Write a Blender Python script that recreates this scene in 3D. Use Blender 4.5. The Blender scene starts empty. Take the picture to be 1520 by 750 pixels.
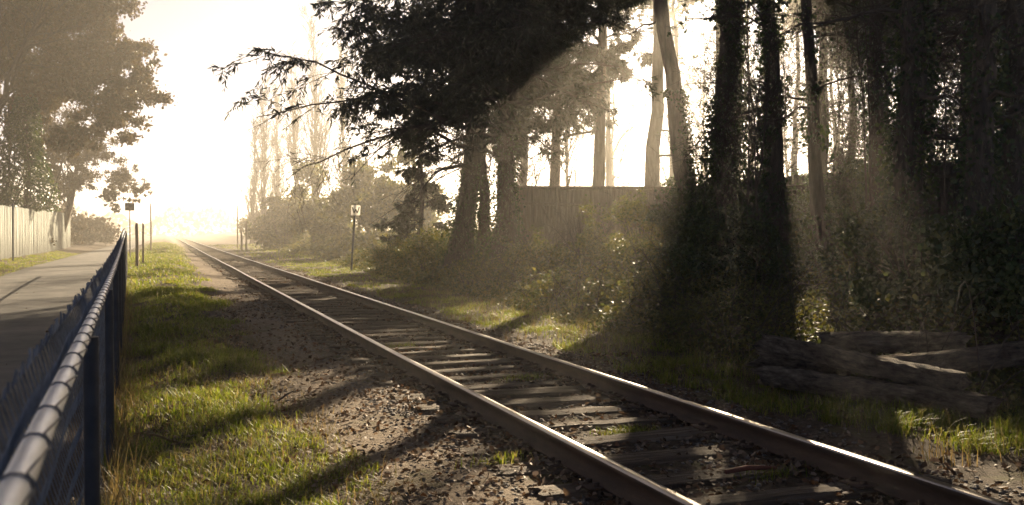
import bpy, math, random
import numpy as np
from mathutils import Vector

R_ = np.random.default_rng(11)
rad = math.radians
scene = bpy.context.scene
COL = scene.collection

# ------------------------------------------------------------------ camera numbers
F_PX, CX, HY = 1400.0, 760.0, 345.0        # focal length in photo pixels, centre column, horizon row
YAW = math.atan(515.0 / F_PX)
CS, SN = math.cos(YAW), math.sin(YAW)
EYE = 1.54

def at(px, d):                              # ground position seen in column px at depth d
    xr = (px - CX) / F_PX * d
    return d * SN + xr * CS, d * CS - xr * SN
def zat(py, d):
    return EYE - (py - HY) / F_PX * d

# ------------------------------------------------------------------ sun
SUN_EL, SUN_AZ = rad(18.7), rad(35.0)       # azimuth clockwise from +Y
S = np.array([math.sin(SUN_AZ) * math.cos(SUN_EL), math.cos(SUN_AZ) * math.cos(SUN_EL), math.sin(SUN_EL)])

# gaps in the canopy: (point on the beam, radius of the gap); KEY gaps are free of twigs too
KEY = [
    ((5.0, 11.7, .1), .5), ((5.5, 12.8, .1), .6), ((5.7, 15.0, .1), .55), ((5.9, 17.2, .1), .5), ((6.0, 19.2, .1), .5),
    ((3.25, 7.1, .05), .5), ((2.9, 8.4, .05), .3), ((8.05, 10.1, .5), .62), ((9.3, 19.0, .5), .6), ((7.9, 15.4, .4), .4), ((8.2, 20.8, .5), .5),
    ((3.97, 4.9, .17), .25), ((3.97, 4.2, .17), .25), ((5.5, 5.4, .1), .42), ((1.9, 5.0, .05), .5), ((1.5, 7.5, .05), .5), ((.5, 4.6, .1), .4), ((.5, 9., .1), .4),
]
FLECK = [
    ((4.8, 4.3, .1), .3), ((6.3, 6.4, .1), .35), ((6.9, 7.1, .4), .3), ((6.4, 7.5, .4), .25), ((6.0, 9.6, .1), .3),
    ((.2, 6.4, .1), .45), ((.8, 8.2, .1), .38), ((.1, 10.5, .1), .3), ((.6, 13.0, .1), .3), ((.9, 17, .1), .3),
    ((1.5, 3.9, .05), .6), ((1.3, 6.4, .05), .6), ((1.3, 8.6, .05), .6), ((1.4, 10.2, .05), .3), ((1.5, 11.5, .05), .3), ((2.0, 13.8, .05), .3),
    ((3.0, 10.6, .1), .6), ((3.0, 12.0, .1), .5), ((3.1, 14.0, .1), .4), ((2.8, 16.0, .1), .35), ((3.2, 21.0, .1), .4), ((3.9, 6.6, .05), .4), ((2.6, 6.0, .1), .5), ((1.9, 4.3, .05), .5), ((0., 8.8, .1), .32), ((.3, 9.6, .1), .3), ((1., 10., .1), .35), ((.9, 12., .1), .3), ((.2, 11.7, .1), .3), ((2.3, 3.7, .05), .55), ((3.1, 4.3, .05), .45), ((3.3, 5.6, .05), .4), ((2.8, 3.3, .05), .5), ((4.5, 3.4, .05), .3), ((2.1, 5.2, .05), .45),
    ((9.9, 22.8, .5), .6), ((7.4, 19.0, .4), .5),
]
def in_beam(p, beams=None):
    m = np.zeros(len(p), bool)
    for q, r in (beams or KEY + FLECK):
        v = p - np.array(q)
        s = v @ S
        d2 = (v * v).sum(1) - s * s
        m |= (d2 < r * r) & (s > 2.0)
    return m
def cull(P, Rr):
    k = ~in_beam(P.reshape(-1, 3), KEY).reshape(P.shape[:2]).any(1)
    return (P[k], Rr[k]) if k.any() else (P[:1], Rr[:1])

# ------------------------------------------------------------------ mesh helpers
def ss(a, b, x):
    t = np.clip((np.asarray(x, float) - a) / (b - a), 0, 1)
    return t * t * (3 - 2 * t)

class MB:
    """collects quads, linked as one mesh object"""
    def __init__(self): self.v, self.f, self.mi, self.n = [], [], [], 0
    def add(self, v, f, mi=0):
        v = np.asarray(v, float).reshape(-1, 3); f = np.asarray(f, int).reshape(-1, 4)
        self.v.append(v); self.f.append(f + self.n); self.mi.append(np.full(len(f), mi)); self.n += len(v)
        return self
    def build(self, name, mat, parent=None, smooth=False):
        v = np.concatenate(self.v); f = np.concatenate(self.f); mi = np.concatenate(self.mi)
        me = bpy.data.meshes.new(name)
        me.vertices.add(len(v)); me.vertices.foreach_set('co', v.astype('f').ravel())
        me.loops.add(f.size); me.loops.foreach_set('vertex_index', f.astype('i').ravel())
        me.polygons.add(len(f)); me.polygons.foreach_set('loop_start', np.arange(0, f.size, 4, dtype='i'))
        me.polygons.foreach_set('loop_total', np.full(len(f), 4, 'i'))
        me.polygons.foreach_set('material_index', mi.astype('i'))
        if smooth: me.polygons.foreach_set('use_smooth', np.ones(len(f), bool))
        for m in (mat if isinstance(mat, (list, tuple)) else [mat]): me.materials.append(m)
        me.update(calc_edges=True)
        o = bpy.data.objects.new(name, me); COL.objects.link(o)
        if parent is not None:
            o.parent = parent
            o.matrix_parent_inverse = parent.matrix_basis.inverted()
        return o

def tag(o, label, cat, group=None):
    o['label'] = label; o['category'] = cat
    if group: o['group'] = group
    return o
def kind(o, k):
    o['kind'] = k; return o
def thing(name, loc, label, cat, group=None):
    o = bpy.data.objects.new(name, None); COL.objects.link(o)
    o.location = loc; o.empty_display_size = .3
    bpy.context.view_layer.update()
    return tag(o, label, cat, group)

def norm(v):
    return v / np.maximum(np.linalg.norm(v, axis=-1, keepdims=True), 1e-9)

def tubes(mb, P, Rr, m=5, mi=0, cap=False):
    P = np.asarray(P, float); Rr = np.asarray(Rr, float)
    if P.ndim == 2: P, Rr = P[None], Rr[None]
    N, K, _ = P.shape
    t = norm(np.gradient(P, axis=1))
    mt = norm(t.mean(1))
    ref = np.where(np.abs(mt[:, 2:3]) > .8, np.array([[1., 0, 0]]), np.array([[0, 0, 1.]]))[:, None, :]
    a = norm(np.cross(t, np.broadcast_to(ref, t.shape))); b = np.cross(t, a)
    ang = np.arange(m) / m * 2 * math.pi
    V = P[:, :, None, :] + Rr[:, :, None, None] * (np.cos(ang)[None, None, :, None] * a[:, :, None, :] + np.sin(ang)[None, None, :, None] * b[:, :, None, :])
    idx = np.arange(N * K * m).reshape(N, K, m)
    i0 = idx[:, :-1]; i1 = idx[:, 1:]
    f = np.stack([i0, np.roll(i0, -1, 2), np.roll(i1, -1, 2), i1], -1).reshape(-1, 4)
    mb.add(V.reshape(-1, 3), f, mi)
    if cap:
        for n in range(N):
            for k in (0, K - 1):
                c = P[n, k]; ring = V[n, k]
                vs = [c] + list(ring)
                fs = [[0, 1 + j, 1 + (j + 1) % m, 1 + (j + 2) % m] for j in range(0, m, 2)]
                mb.add(np.array(vs), fs, mi)
    return V

def rtube(mb, pts, rr, m=12, rough=.08, mi=0):          # trunk-like tube with an irregular outline
    pts = np.asarray(pts, float); K = len(pts)
    tmp = MB(); V = tubes(tmp, pts, rr, m)[0]
    ph = R_.uniform(0, 6.28, 4)
    ang = np.arange(m) / m * 2 * math.pi
    k = np.linspace(0, 1, K)[:, None]
    w = 1 + rough * (np.sin(3 * ang[None] + ph[0] + 4 * k) + .6 * np.sin(5 * ang[None] + ph[1] - 7 * k) + R_.normal(0, .35, (K, m)))
    V = pts[:, None] + (V - pts[:, None]) * w[..., None]
    mb.add(V.reshape(-1, 3), tmp.f[0], mi)

def leaves(mb, C, U, L, W, fold=.3, mi=0, nrm=None):
    """one folded rhombus per point"""
    N = len(C)
    if N == 0: return
    U = norm(U)
    rv = R_.normal(size=(N, 3)) if nrm is None else nrm
    V = norm(np.cross(U, rv)); n = np.cross(U, V)
    L = np.broadcast_to(np.asarray(L, float), (N,))[:, None]; W = np.broadcast_to(np.asarray(W, float), (N,))[:, None]
    q = np.stack([C - U * L / 2, C + V * W / 2 + n * W * fold, C + U * L / 2, C - V * W / 2 + n * W * fold], 1)
    mb.add(q.reshape(-1, 3), np.arange(N * 4).reshape(N, 4), mi)

def oval(mb, C, U, nr, L, W):
    """curled leaf of two quads either side of its midrib"""
    N = len(C); U = norm(U); V = norm(np.cross(nr, U)); n = np.cross(U, V)
    L = L[:, None]; W = W[:, None]; cu = R_.uniform(-.1, .6, (N, 1)); cl = R_.uniform(-.2, .5, (N, 1))
    q = [C - U * L * .5 + n * L * cl * .5]
    for s in (-1, 1):
        q += [C - U * L * .2 + V * s * W * .5 + n * W * cu * R_.uniform(.5, 1.3, (N, 1)), C + U * L * R_.uniform(.12, .28, (N, 1)) + V * s * W * R_.uniform(.3, .5, (N, 1)) + n * W * cu * R_.uniform(.5, 1.3, (N, 1))]
    q += [C + U * L * .5 + n * L * cl * R_.uniform(.2, 1., (N, 1))]
    f = np.array([(0, 1, 2, 5), (0, 5, 4, 3)])
    mb.add(np.stack(q, 1).reshape(-1, 3), ((np.arange(N) * 6)[:, None, None] + f[None]).reshape(-1, 4))

def rdir(n): return norm(R_.normal(size=(n, 3)))

def box(mb, lo, hi, mi=0):
    x0, y0, z0 = lo; x1, y1, z1 = hi
    v = [(x0,y0,z0),(x1,y0,z0),(x1,y1,z0),(x0,y1,z0),(x0,y0,z1),(x1,y0,z1),(x1,y1,z1),(x0,y1,z1)]
    f = [(0,3,2,1),(4,5,6,7),(0,1,5,4),(1,2,6,5),(2,3,7,6),(3,0,4,7)]
    mb.add(v, f, mi)

def spawn(P, Rr, n, tmin, tmax, ang, L, droop=0., wob=.08, rs=.5, K=6, flat=0., taper=.25, rend=.2, scale=True, lift=0.):
    """n child branches per parent polyline"""
    N, Kp, _ = P.shape
    idx = np.repeat(np.arange(N), n); M = len(idx)
    t = R_.uniform(tmin, tmax, M)
    s = t * (Kp - 1); i = np.minimum(s.astype(int), Kp - 2); fr = (s - i)[:, None]
    p0 = P[idx, i] * (1 - fr) + P[idx, i + 1] * fr
    r0 = Rr[idx, i] * (1 - fr[:, 0]) + Rr[idx, i + 1] * fr[:, 0]
    tg = norm(P[idx, i + 1] - P[idx, i])
    rv = R_.normal(size=(M, 3)); rv[:, 2] *= (1 - flat)
    pp = norm(rv - (rv * tg).sum(1, keepdims=True) * tg)
    a = rad(ang) * R_.uniform(.75, 1.2, M)[:, None]
    d = np.cos(a) * tg + np.sin(a) * pp
    d[:, 2] += lift; d = norm(d)
    pl = np.linalg.norm(P[idx, -1] - P[idx, 0], axis=1) if scale else np.ones(M)
    Ln = (L * pl * (1 - taper * (t - tmin) / max(1e-6, tmax - tmin)) * R_.uniform(.6, 1.2, M))[:, None]
    k = np.linspace(0, 1, K)
    Q = p0[:, None] + d[:, None] * (Ln * k)[..., None]
    Q[..., 2] -= droop * Ln * k ** 2
    w = np.cumsum(R_.normal(0, wob, (M, K, 3)), 1) * Ln[..., None] / K * 2
    w[:, 0] = 0; Q = Q + w
    rr = np.clip(r0 * rs, .004, None)[:, None] * (1 + (rend - 1) * k)
    return Q, rr, t

# ------------------------------------------------------------------ materials
def nodes_of(name):
    m = bpy.data.materials.new(name); m.use_nodes = True
    nt = m.node_tree; nt.nodes.clear()
    return m, nt
def N(nt, t, **kw):
    n = nt.nodes.new(t)
    for k, v in kw.items():
        if k in n.inputs: n.inputs[k].default_value = v
        else: setattr(n, k, v)
    return n
def ramp(nt, fac, stops):
    r = N(nt, 'ShaderNodeValToRGB')
    e = r.color_ramp.elements
    while len(e) < len(stops): e.new(.5)
    for q, (p, c) in zip(e, stops): q.position = p; q.color = (*c, 1)
    nt.links.new(fac, r.inputs[0]); return r.outputs[0]

def surf(name, stops, scale=6., stretch=(1, 1, 1), rough=.85, bump=.3, bscale=30., metal=0., detail=8., spec=.4, dist=.02):
    m, nt = nodes_of(name); L = nt.links.new
    tc = N(nt, 'ShaderNodeTexCoord'); mp = N(nt, 'ShaderNodeMapping'); mp.inputs['Scale'].default_value = stretch
    L(tc.outputs['Object'], mp.inputs[0])
    oi = N(nt, 'ShaderNodeObjectInfo')
    ad = N(nt, 'ShaderNodeVectorMath', operation='ADD')
    mu = N(nt, 'ShaderNodeMath', operation='MULTIPLY'); mu.inputs[1].default_value = 37.
    L(oi.outputs['Random'], mu.inputs[0]); L(mp.outputs[0], ad.inputs[0]); L(mu.outputs[0], ad.inputs[1])
    n1 = N(nt, 'ShaderNodeTexNoise', Scale=scale, Detail=detail, Roughness=.65); L(ad.outputs[0], n1.inputs['Vector'])
    n2 = N(nt, 'ShaderNodeTexNoise', Scale=bscale, Detail=6., Roughness=.7); L(ad.outputs[0], n2.inputs['Vector'])
    b = N(nt, 'ShaderNodeBsdfPrincipled', Roughness=rough, Metallic=metal)
    b.inputs['Specular IOR Level'].default_value = spec
    L(ramp(nt, n1.outputs[0], stops), b.inputs['Base Color'])
    bp = N(nt, 'ShaderNodeBump', Strength=bump, Distance=dist); L(n2.outputs[0], bp.inputs['Height']); L(bp.outputs[0], b.inputs['Normal'])
    o = N(nt, 'ShaderNodeOutputMaterial'); L(b.outputs[0], o.inputs[0])
    return m

def leafmat(name, cols, trans=.45, rough=.55, spec=.3):
    m, nt = nodes_of(name); L = nt.links.new
    g = N(nt, 'ShaderNodeNewGeometry')
    k = len(cols)
    col = ramp(nt, g.outputs['Random Per Island'], [((i + .0) / max(1, k - 1), c) for i, c in enumerate(cols)])
    b = N(nt, 'ShaderNodeBsdfPrincipled', Roughness=rough); b.inputs['Specular IOR Level'].default_value = spec
    t = N(nt, 'ShaderNodeBsdfTranslucent')
    L(col, b.inputs['Base Color'])
    hs = N(nt, 'ShaderNodeHueSaturation', Saturation=1.1, Value=1.6); L(col, hs.inputs['Color']); L(hs.outputs[0], t.inputs['Color'])
    mx = N(nt, 'ShaderNodeMixShader', Fac=trans); L(b.outputs[0], mx.inputs[1]); L(t.outputs[0], mx.inputs[2])
    o = N(nt, 'ShaderNodeOutputMaterial'); L(mx.outputs[0], o.inputs[0])
    return m

M = {}
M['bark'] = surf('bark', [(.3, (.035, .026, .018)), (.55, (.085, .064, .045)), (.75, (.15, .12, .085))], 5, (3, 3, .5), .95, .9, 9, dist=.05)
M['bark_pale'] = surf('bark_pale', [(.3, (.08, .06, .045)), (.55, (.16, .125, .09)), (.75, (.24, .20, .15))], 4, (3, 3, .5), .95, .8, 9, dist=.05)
M['twig'] = surf('twig', [(.3, (.04, .03, .02)), (.7, (.09, .065, .045))], 6, rough=.9, bump=.1)
M['ivy'] = leafmat('ivy', [(.018, .032, .010), (.035, .06, .015), (.05, .075, .02), (.09, .10, .025)], .25, .4)
M['conifer'] = leafmat('conifer', [(.022, .030, .013), (.035, .045, .018), (.05, .052, .022)], .2, .6)
M['broadleaf'] = leafmat('broadleaf', [(.045, .034, .014), (.07, .048, .018), (.095, .058, .02), (.06, .052, .017)], .28)
M['shrub'] = leafmat('shrub', [(.04, .05, .014), (.07, .08, .02), (.11, .10, .025), (.15, .13, .03)], .4)
M['canopy'] = leafmat('canopy', [(.03, .035, .014), (.05, .05, .02), (.06, .055, .02)], .12)
M['grass'] = leafmat('grass', [(.075, .105, .014), (.12, .155, .02), (.155, .18, .025), (.20, .20, .04), (.25, .20, .08)], .55, .45)
M['drygrass'] = leafmat('drygrass', [(.16, .11, .045), (.22, .16, .07), (.12, .09, .04), (.09, .09, .03)], .4)
M['dead'] = leafmat('dead', [(.05, .03, .018), (.09, .055, .03), (.14, .09, .055), (.19, .13, .085), (.29, .225, .17), (.15, .07, .03), (.10, .07, .045)], .15, .7, .2)
M['sleeper'] = surf('sleeper', [(.3, (.05, .034, .021)), (.5, (.12, .086, .056)), (.62, (.215, .165, .115)), (.8, (.33, .27, .20))], 2.5, (.6, 14, 5), .85, .9, 6, dist=.03)
M['log'] = surf('log', [(.34, (.02, .014, .01)), (.45, (.12, .088, .06)), (.56, (.21, .16, .112)), (.68, (.36, .30, .23))], 2.4, (2.6, 9, 9), .92, 1., 13, detail=12., dist=.06)
M['rust'] = surf('rust', [(.3, (.045, .028, .018)), (.55, (.09, .052, .032)), (.8, (.15, .09, .055))], 9, (1, .3, 1), .75, .3, 40)
M['railhead'] = surf('railhead', [(.35, (.34, .30, .27)), (.65, (.52, .48, .44))], 5, (6, .15, 1), .30, .06, 30, metal=1.)
M['asphalt'] = surf('asphalt', [(.36, (.075, .07, .062)), (.5, (.125, .115, .10)), (.64, (.17, .155, .135))], 1.1, rough=.9, bump=.5, bscale=160, dist=.006)
M['galv'] = surf('galvanised', [(.3, (.62, .62, .63)), (.55, (.78, .78, .79)), (.75, (.86, .86, .86))], 7, (6, 1, 6), rough=.42, bump=.15, bscale=60, metal=.85)
M['galv_dull'] = surf('galv_dull', [(.3, (.14, .14, .14)), (.7, (.24, .24, .24))], 20, rough=.6, bump=.05, metal=.2)
M['wire'] = surf('wire', [(.3, (.10, .12, .15)), (.7, (.26, .29, .34))], 20, rough=.45, bump=.05, metal=.5)
M['post_dark'] = surf('post_dark', [(.3, (.03, .033, .04)), (.7, (.06, .065, .075))], 12, rough=.5, bump=.05, metal=.3)
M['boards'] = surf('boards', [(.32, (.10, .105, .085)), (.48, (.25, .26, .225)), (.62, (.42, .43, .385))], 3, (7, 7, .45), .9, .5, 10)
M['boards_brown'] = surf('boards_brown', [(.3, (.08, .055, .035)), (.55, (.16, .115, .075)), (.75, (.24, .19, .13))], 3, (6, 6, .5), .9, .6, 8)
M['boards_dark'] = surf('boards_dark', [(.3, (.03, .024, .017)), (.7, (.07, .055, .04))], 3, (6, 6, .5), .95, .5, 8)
M['postwood'] = surf('postwood', [(.3, (.2, .145, .09)), (.7, (.38, .29, .19))], 4, (5, 5, .5), .9, .5, 10)
M['plate'] = surf('plate', [(.3, (.68, .66, .62)), (.7, (.82, .80, .76))], 9, rough=.6, bump=.05)
M['plate'] = leafmat('sign_plate', [(.74, .72, .68), (.74, .72, .68)], .45, .5)
M['plateback'] = surf('plateback', [(.3, (.16, .14, .11)), (.7, (.24, .21, .17))], 9, rough=.7, bump=.05)
M['black'] = surf('black_paint', [(.3, (.015, .014, .013)), (.7, (.03, .028, .026))], 9, rough=.6, bump=.05)
M['redwood'] = surf('redwood', [(.3, (.10, .03, .018)), (.7, (.20, .07, .04))], 6, (1, 8, 8), .8, .4, 20)
M['stone'] = surf('stone', [(.3, (.10, .085, .07)), (.55, (.20, .175, .15)), (.8, (.34, .31, .28))], 14, rough=.85, bump=.3)

# ground: soil, trodden dirt, moss and leaf litter by noise and by strip
def ground_mat():
    m, nt = nodes_of('soil'); L = nt.links.new
    tc = N(nt, 'ShaderNodeTexCoord'); V = tc.outputs['Object']
    sx = N(nt, 'ShaderNodeSeparateXYZ'); L(V, sx.inputs[0])
    def noise(sc, det=8., ro=.65):
        n = N(nt, 'ShaderNodeTexNoise', Scale=sc, Detail=det, Roughness=ro); L(V, n.inputs['Vector']); return n.outputs[0]
    fine = noise(22.); mid = noise(2.3); big = noise(.55)
    soil = ramp(nt, fine, [(.3, (.045, .031, .02)), (.5, (.095, .068, .045)), (.68, (.16, .12, .083)), (.85, (.24, .19, .14))])
    dirt = ramp(nt, fine, [(.25, (.11, .08, .055)), (.5, (.21, .16, .112)), (.75, (.33, .265, .195))])
    moss = ramp(nt, noise(30.), [(.3, (.05, .045, .015)), (.7, (.13, .12, .035))])
    # trodden strip x 1.1 .. 2.1
    wob = N(nt, 'ShaderNodeMath', operation='MULTIPLY_ADD'); L(mid, wob.inputs[0]); wob.inputs[1].default_value = 1.0; wob.inputs[2].default_value = -.5
    xx = N(nt, 'ShaderNodeMath', operation='ADD'); L(sx.outputs[0], xx.inputs[0]); L(wob.outputs[0], xx.inputs[1])
    d = N(nt, 'ShaderNodeMath', operation='SUBTRACT'); L(xx.outputs[0], d.inputs[0]); d.inputs[1].default_value = 1.6
    ab = N(nt, 'ShaderNodeMath', operation='ABSOLUTE'); L(d.outputs[0], ab.inputs[0])
    mr = N(nt, 'ShaderNodeMapRange'); L(ab.outputs[0], mr.inputs[0])
    mr.inputs[1].default_value = .25; mr.inputs[2].default_value = .75; mr.inputs[3].default_value = 1.; mr.inputs[4].default_value = 0.
    mx = N(nt, 'ShaderNodeMix', data_type='RGBA'); L(mr.outputs[0], mx.inputs[0]); L(soil, mx.inputs[6]); L(dirt, mx.inputs[7])
    mf = N(nt, 'ShaderNodeMapRange'); L(mid, mf.inputs[0]); mf.inputs[1].default_value = .54; mf.inputs[2].default_value = .68; mf.inputs[4].default_value = .75
    mx2 = N(nt, 'ShaderNodeMix', data_type='RGBA'); L(mf.outputs[0], mx2.inputs[0]); L(mx.outputs[2], mx2.inputs[6]); L(moss, mx2.inputs[7])
    b = N(nt, 'ShaderNodeBsdfPrincipled', Roughness=.95); b.inputs['Specular IOR Level'].default_value = .2
    L(mx2.outputs[2], b.inputs['Base Color'])
    add = N(nt, 'ShaderNodeMath', operation='ADD'); L(noise(45.), add.inputs[0]); L(noise(9.), add.inputs[1])
    bp = N(nt, 'ShaderNodeBump', Strength=.9, Distance=.03); L(add.outputs[0], bp.inputs['Height']); L(bp.outputs[0], b.inputs['Normal'])
    o = N(nt, 'ShaderNodeOutputMaterial'); L(b.outputs[0], o.inputs[0])
    return m
M['soil'] = ground_mat()

# ------------------------------------------------------------------ terrain
def foot(y): return 6.5 + .035 * np.clip(np.asarray(y, float) - 10, 0, 60)
def gz(x, y):
    x = np.asarray(x, float); y = np.asarray(y, float)
    z = .28 * ss(10, 40, y) * ss(2.0, -.3, x)
    z = z + .16 * ss(-4.7, -6.0, x) * ss(14, 28, y)
    f = foot(y)
    z = z + .95 * ss(f, f + 4.5, x) + .9 * ss(f + 4, f + 30, x)
    z = z - .014 * ss(2.3, 2.5, x) * ss(4.2, 3.95, x)
    z = z + .04 * ss(1.2, .2, x) * ss(-.6, .2, x)
    n = .018 * (np.sin(3.1 * x + 1.7 * y) + np.sin(-2.3 * x + 2.9 * y + 1.3) + .7 * np.sin(6.1 * x - 4.3 * y))
    keep = 1 - ss(1.5, 2.2, x) * ss(5.2, 4.6, x) * .7
    n2 = .12 * np.sin(.55 * x + .4 * y) * ss(f + 1, f + 4, x)
    path = ss(-4.9, -4.6, x) * ss(-.35, -.6, x)
    return z + n * keep * (1 - path) + n2

def axis(segs):
    out = []
    for a, b, s in segs: out += list(np.arange(a, b, s))
    return np.array(out + [segs[-1][1]])
gx = axis([(-380, -60, 40), (-60, -12, 4), (-12, -1, .5), (-1, 8, .09), (8, 14, .3), (14, 40, 2), (40, 380, 40)])
gy = axis([(-60, 0, 6), (0, 14, .1), (14, 30, .25), (30, 60, .8), (60, 160, 5), (160, 700, 40)])
X, Y = np.meshgrid(gx, gy); Z = gz(X, Y)
near = (X > -.5) & (X < 7) & (Y < 30)
Z = Z + near * R_.normal(0, .006, Z.shape)
i = np.arange(X.size).reshape(X.shape)
mb = MB(); mb.add(np.stack([X, Y, Z], -1).reshape(-1, 3), np.stack([i[:-1, :-1], i[:-1, 1:], i[1:, 1:], i[1:, :-1]], -1).reshape(-1, 4))
kind(mb.build('ground', M['soil'], smooth=True), 'structure')

# asphalt footpath with a slightly raised edge
py = np.concatenate([np.arange(-20, 60, 1.), np.arange(60, 230, 6.)])
def fence_x(y): return -.145 - .0315 * np.asarray(y, float)
xl = -4.62 - .0 * py; xr_ = fence_x(np.clip(py, -20, 60)) - .30
ts = np.array([0, .02, .2, .4, .6, .8, .98, 1.])
PX = xl[:, None] * (1 - ts) + xr_[:, None] * ts
PX = PX + np.where((ts == 0) | (ts == 1), R_.normal(0, .03, PX.shape), 0)
PYY = np.broadcast_to(py[:, None], PX.shape)
PZ = gz(PX, PYY) + np.array([-.02, .025, .03, .035, .035, .03, .025, -.02])
i = np.arange(PX.size).reshape(PX.shape)
mb = MB(); mb.add(np.stack([PX, PYY, PZ], -1).reshape(-1, 3), np.stack([i[:-1, :-1], i[:-1, 1:], i[1:, 1:], i[1:, :-1]], -1).reshape(-1, 4))
kind(mb.build('path', M['asphalt']), 'structure')

# ------------------------------------------------------------------ railway track
RAIL_L, RAIL_R, RTOP = 2.47, 3.97, .17
prof = [(-.062, .02), (.062, .02), (.062, .031), (.012, .047), (.010, .125), (.034, .137), (.035, .162), (.027, .17), (-.027, .17), (-.035, .162), (-.034, .137), (-.010, .125), (-.012, .047), (-.062, .031)]
ry = np.concatenate([np.arange(-4, 40, .5), np.arange(40, 260, 5.)])
for xc, lab in ((RAIL_L, 'rusty steel rail with a worn shiny top, the one beside the dirt path'),
                (RAIL_R, 'rusty steel rail with a worn shiny top, the one nearer the log pile')):
    mb = MB(); K = len(prof)
    wx = np.interp(ry, np.arange(-4, 262, 6), R_.normal(0, .006, len(np.arange(-4, 262, 6))))
    wz = np.interp(ry, np.arange(-4, 262, 7), R_.normal(0, .005, len(np.arange(-4, 262, 7))))
    V = np.array([[(xc + a + wx[k], y, b + wz[k]) for a, b in prof] for k, y in enumerate(ry)])
    i = np.arange(len(ry) * K).reshape(len(ry), K)
    for j in range(K):
        jj = (j + 1) % K
        mb_f = np.stack([i[:-1, j], i[:-1, jj], i[1:, jj], i[1:, j]], -1)
        if j == 0: mb.add(V.reshape(-1, 3), mb_f, 0)
        else:
            mb.f.append(mb_f); mb.mi.append(np.full(len(mb_f), 1 if j in (6, 7, 8) else 0))
    tag(mb.build('rail', [M['rust'], M['railhead']]), lab, 'rail', 'rails of the track')

def beam_mesh(mb, L, W, H, nseg=10, rough=.008, ends=.03):
    """weathered squared timber along x, centred"""
    xs = np.linspace(-L / 2, L / 2, nseg + 1)
    m = [(-.9, -1), (-.33, -1), (.33, -1), (.9, -1), (1, 0), (.99, .8), (.84, .99), (.4, 1), (.1, .96), (-.15, .99), (-.5, 1), (-.84, .99), (-.99, .8), (-1, 0)]
    V = np.zeros((nseg + 1, len(m), 3))
    drift = np.cumsum(R_.normal(0, rough * .6, (nseg + 1, 2)), 0)
    prof_n = R_.normal(0, rough, len(m))
    for k, x in enumerate(xs):
        for j, (a, b) in enumerate(m):
            e = R_.normal(0, rough * .6)
            V[k, j] = (x + (R_.normal(0, ends) if k in (0, nseg) else 0), a * W / 2 + drift[k, 0] + e, b * H / 2 + drift[k, 1] * .5 + prof_n[j] + e)
    K = len(m); i = np.arange((nseg + 1) * K).reshape(nseg + 1, K)
    f = np.stack([i[:-1], np.roll(i[:-1], -1, 1), np.roll(i[1:], -1, 1), i[1:]], -1).reshape(-1, 4)
    mb.add(V.reshape(-1, 3), f)
    for k in (0, nseg):
        c = V[k].mean(0); fs = [[0, 1 + j, 1 + (j + 1) % K, 1 + (j + 2) % K] for j in range(0, K, 2)]
        mb.add(np.vstack([[c], V[k]]), fs)

ordinals = ['nearest', 'second', 'third', 'fourth', 'fifth', 'sixth', 'seventh', 'eighth', 'ninth', 'tenth', 'eleventh', 'twelfth']
protos = []; TIE = None
for v in range(6):
    mb = MB(); beam_mesh(mb, 2.42, .225, .16, 14, .0045, .02)
    o = mb.build('railway_sleeper', M['sleeper']); protos.append(o)
yy = 4.0; k = 0; used = set()
SLEEP = []
while yy < 95:
    v = int(R_.integers(6))
    if v not in used: o = protos[v]; used.add(v)
    else:
        o = protos[v].copy(); COL.objects.link(o)
    zt = R_.uniform(-.012, .014)
    o.location = (3.22 + R_.normal(0, .05), yy, -.052 + zt)
    o.rotation_euler = (R_.normal(0, .03), R_.normal(0, .006), R_.normal(0, .022) + (math.pi if R_.random() < .5 else 0))
    if k == 0: lab = 'weathered timber sleeper under the rails, nearest to the camera'
    elif k < 12: lab = 'weathered timber sleeper under the rails, %s one from the bottom of the picture' % ordinals[k]
    else: lab = 'weathered timber sleeper far along the track, among many alike half buried in dirt and leaves'
    if k < 26:
        for xr3 in (RAIL_L, RAIL_R):
            if TIE is None:
                mb = MB(); box(mb, (-.15, -.09, 0), (.15, .09, .014))
                for sx_ in (-.085, .085):
                    for sy_ in (-.05, .05): box(mb, (sx_ - .016, sy_ - .013, .0141), (sx_ + .016, sy_ + .013, .034))
                TIE = c_ = mb.build('tie_plate', M['rust'])
            else:
                c_ = TIE.copy(); COL.objects.link(c_)
            c_.parent = o; flip = -1 if abs(o.rotation_euler.z) > 1 else 1
            c_.location = (flip * (xr3 - o.location.x), R_.normal(0, .008), .079)
    tag(o, lab, 'sleeper', 'sleepers under the rails' if k < 12 else 'far sleepers along the track')
    SLEEP.append(yy)
    yy += R_.choice([.5, .54, .58]) + R_.normal(0, .015); k += 1
for v in range(6):
    if v not in used: bpy.data.objects.remove(protos[v])

# red stick on the sleepers
mb = MB()
tubes(mb, [[3.25, 5.0, .055], [3.42, 5.02, .062], [3.62, 5.0, .05]], [.014, .018, .011], 6, cap=True)
tag(mb.build('broken_stick', M['redwood']), 'reddish brown broken stick lying across the sleepers between the rails', 'stick')

# ------------------------------------------------------------------ chain-link fence
FY0, FY1 = .2, 34.0
def fbase(y): return gz(fence_x(y), y)
def ftop(y): return 1.20 + .36 * ss(6, 34, y)
cf = thing('chain_link_fence', (float(fence_x(8)), 8, float(fbase(8))), 'dark chain-link fence with a pale round top rail between footpath and railway', 'fence')
ys = np.arange(FY0, FY1 + .2, .4)
mb = MB(); tubes(mb, np.stack([fence_x(ys), ys, ftop(ys)], -1), np.full(len(ys), .021), 14, cap=True)
mb.build('top_rail', M['galv'], cf, smooth=True)
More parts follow.
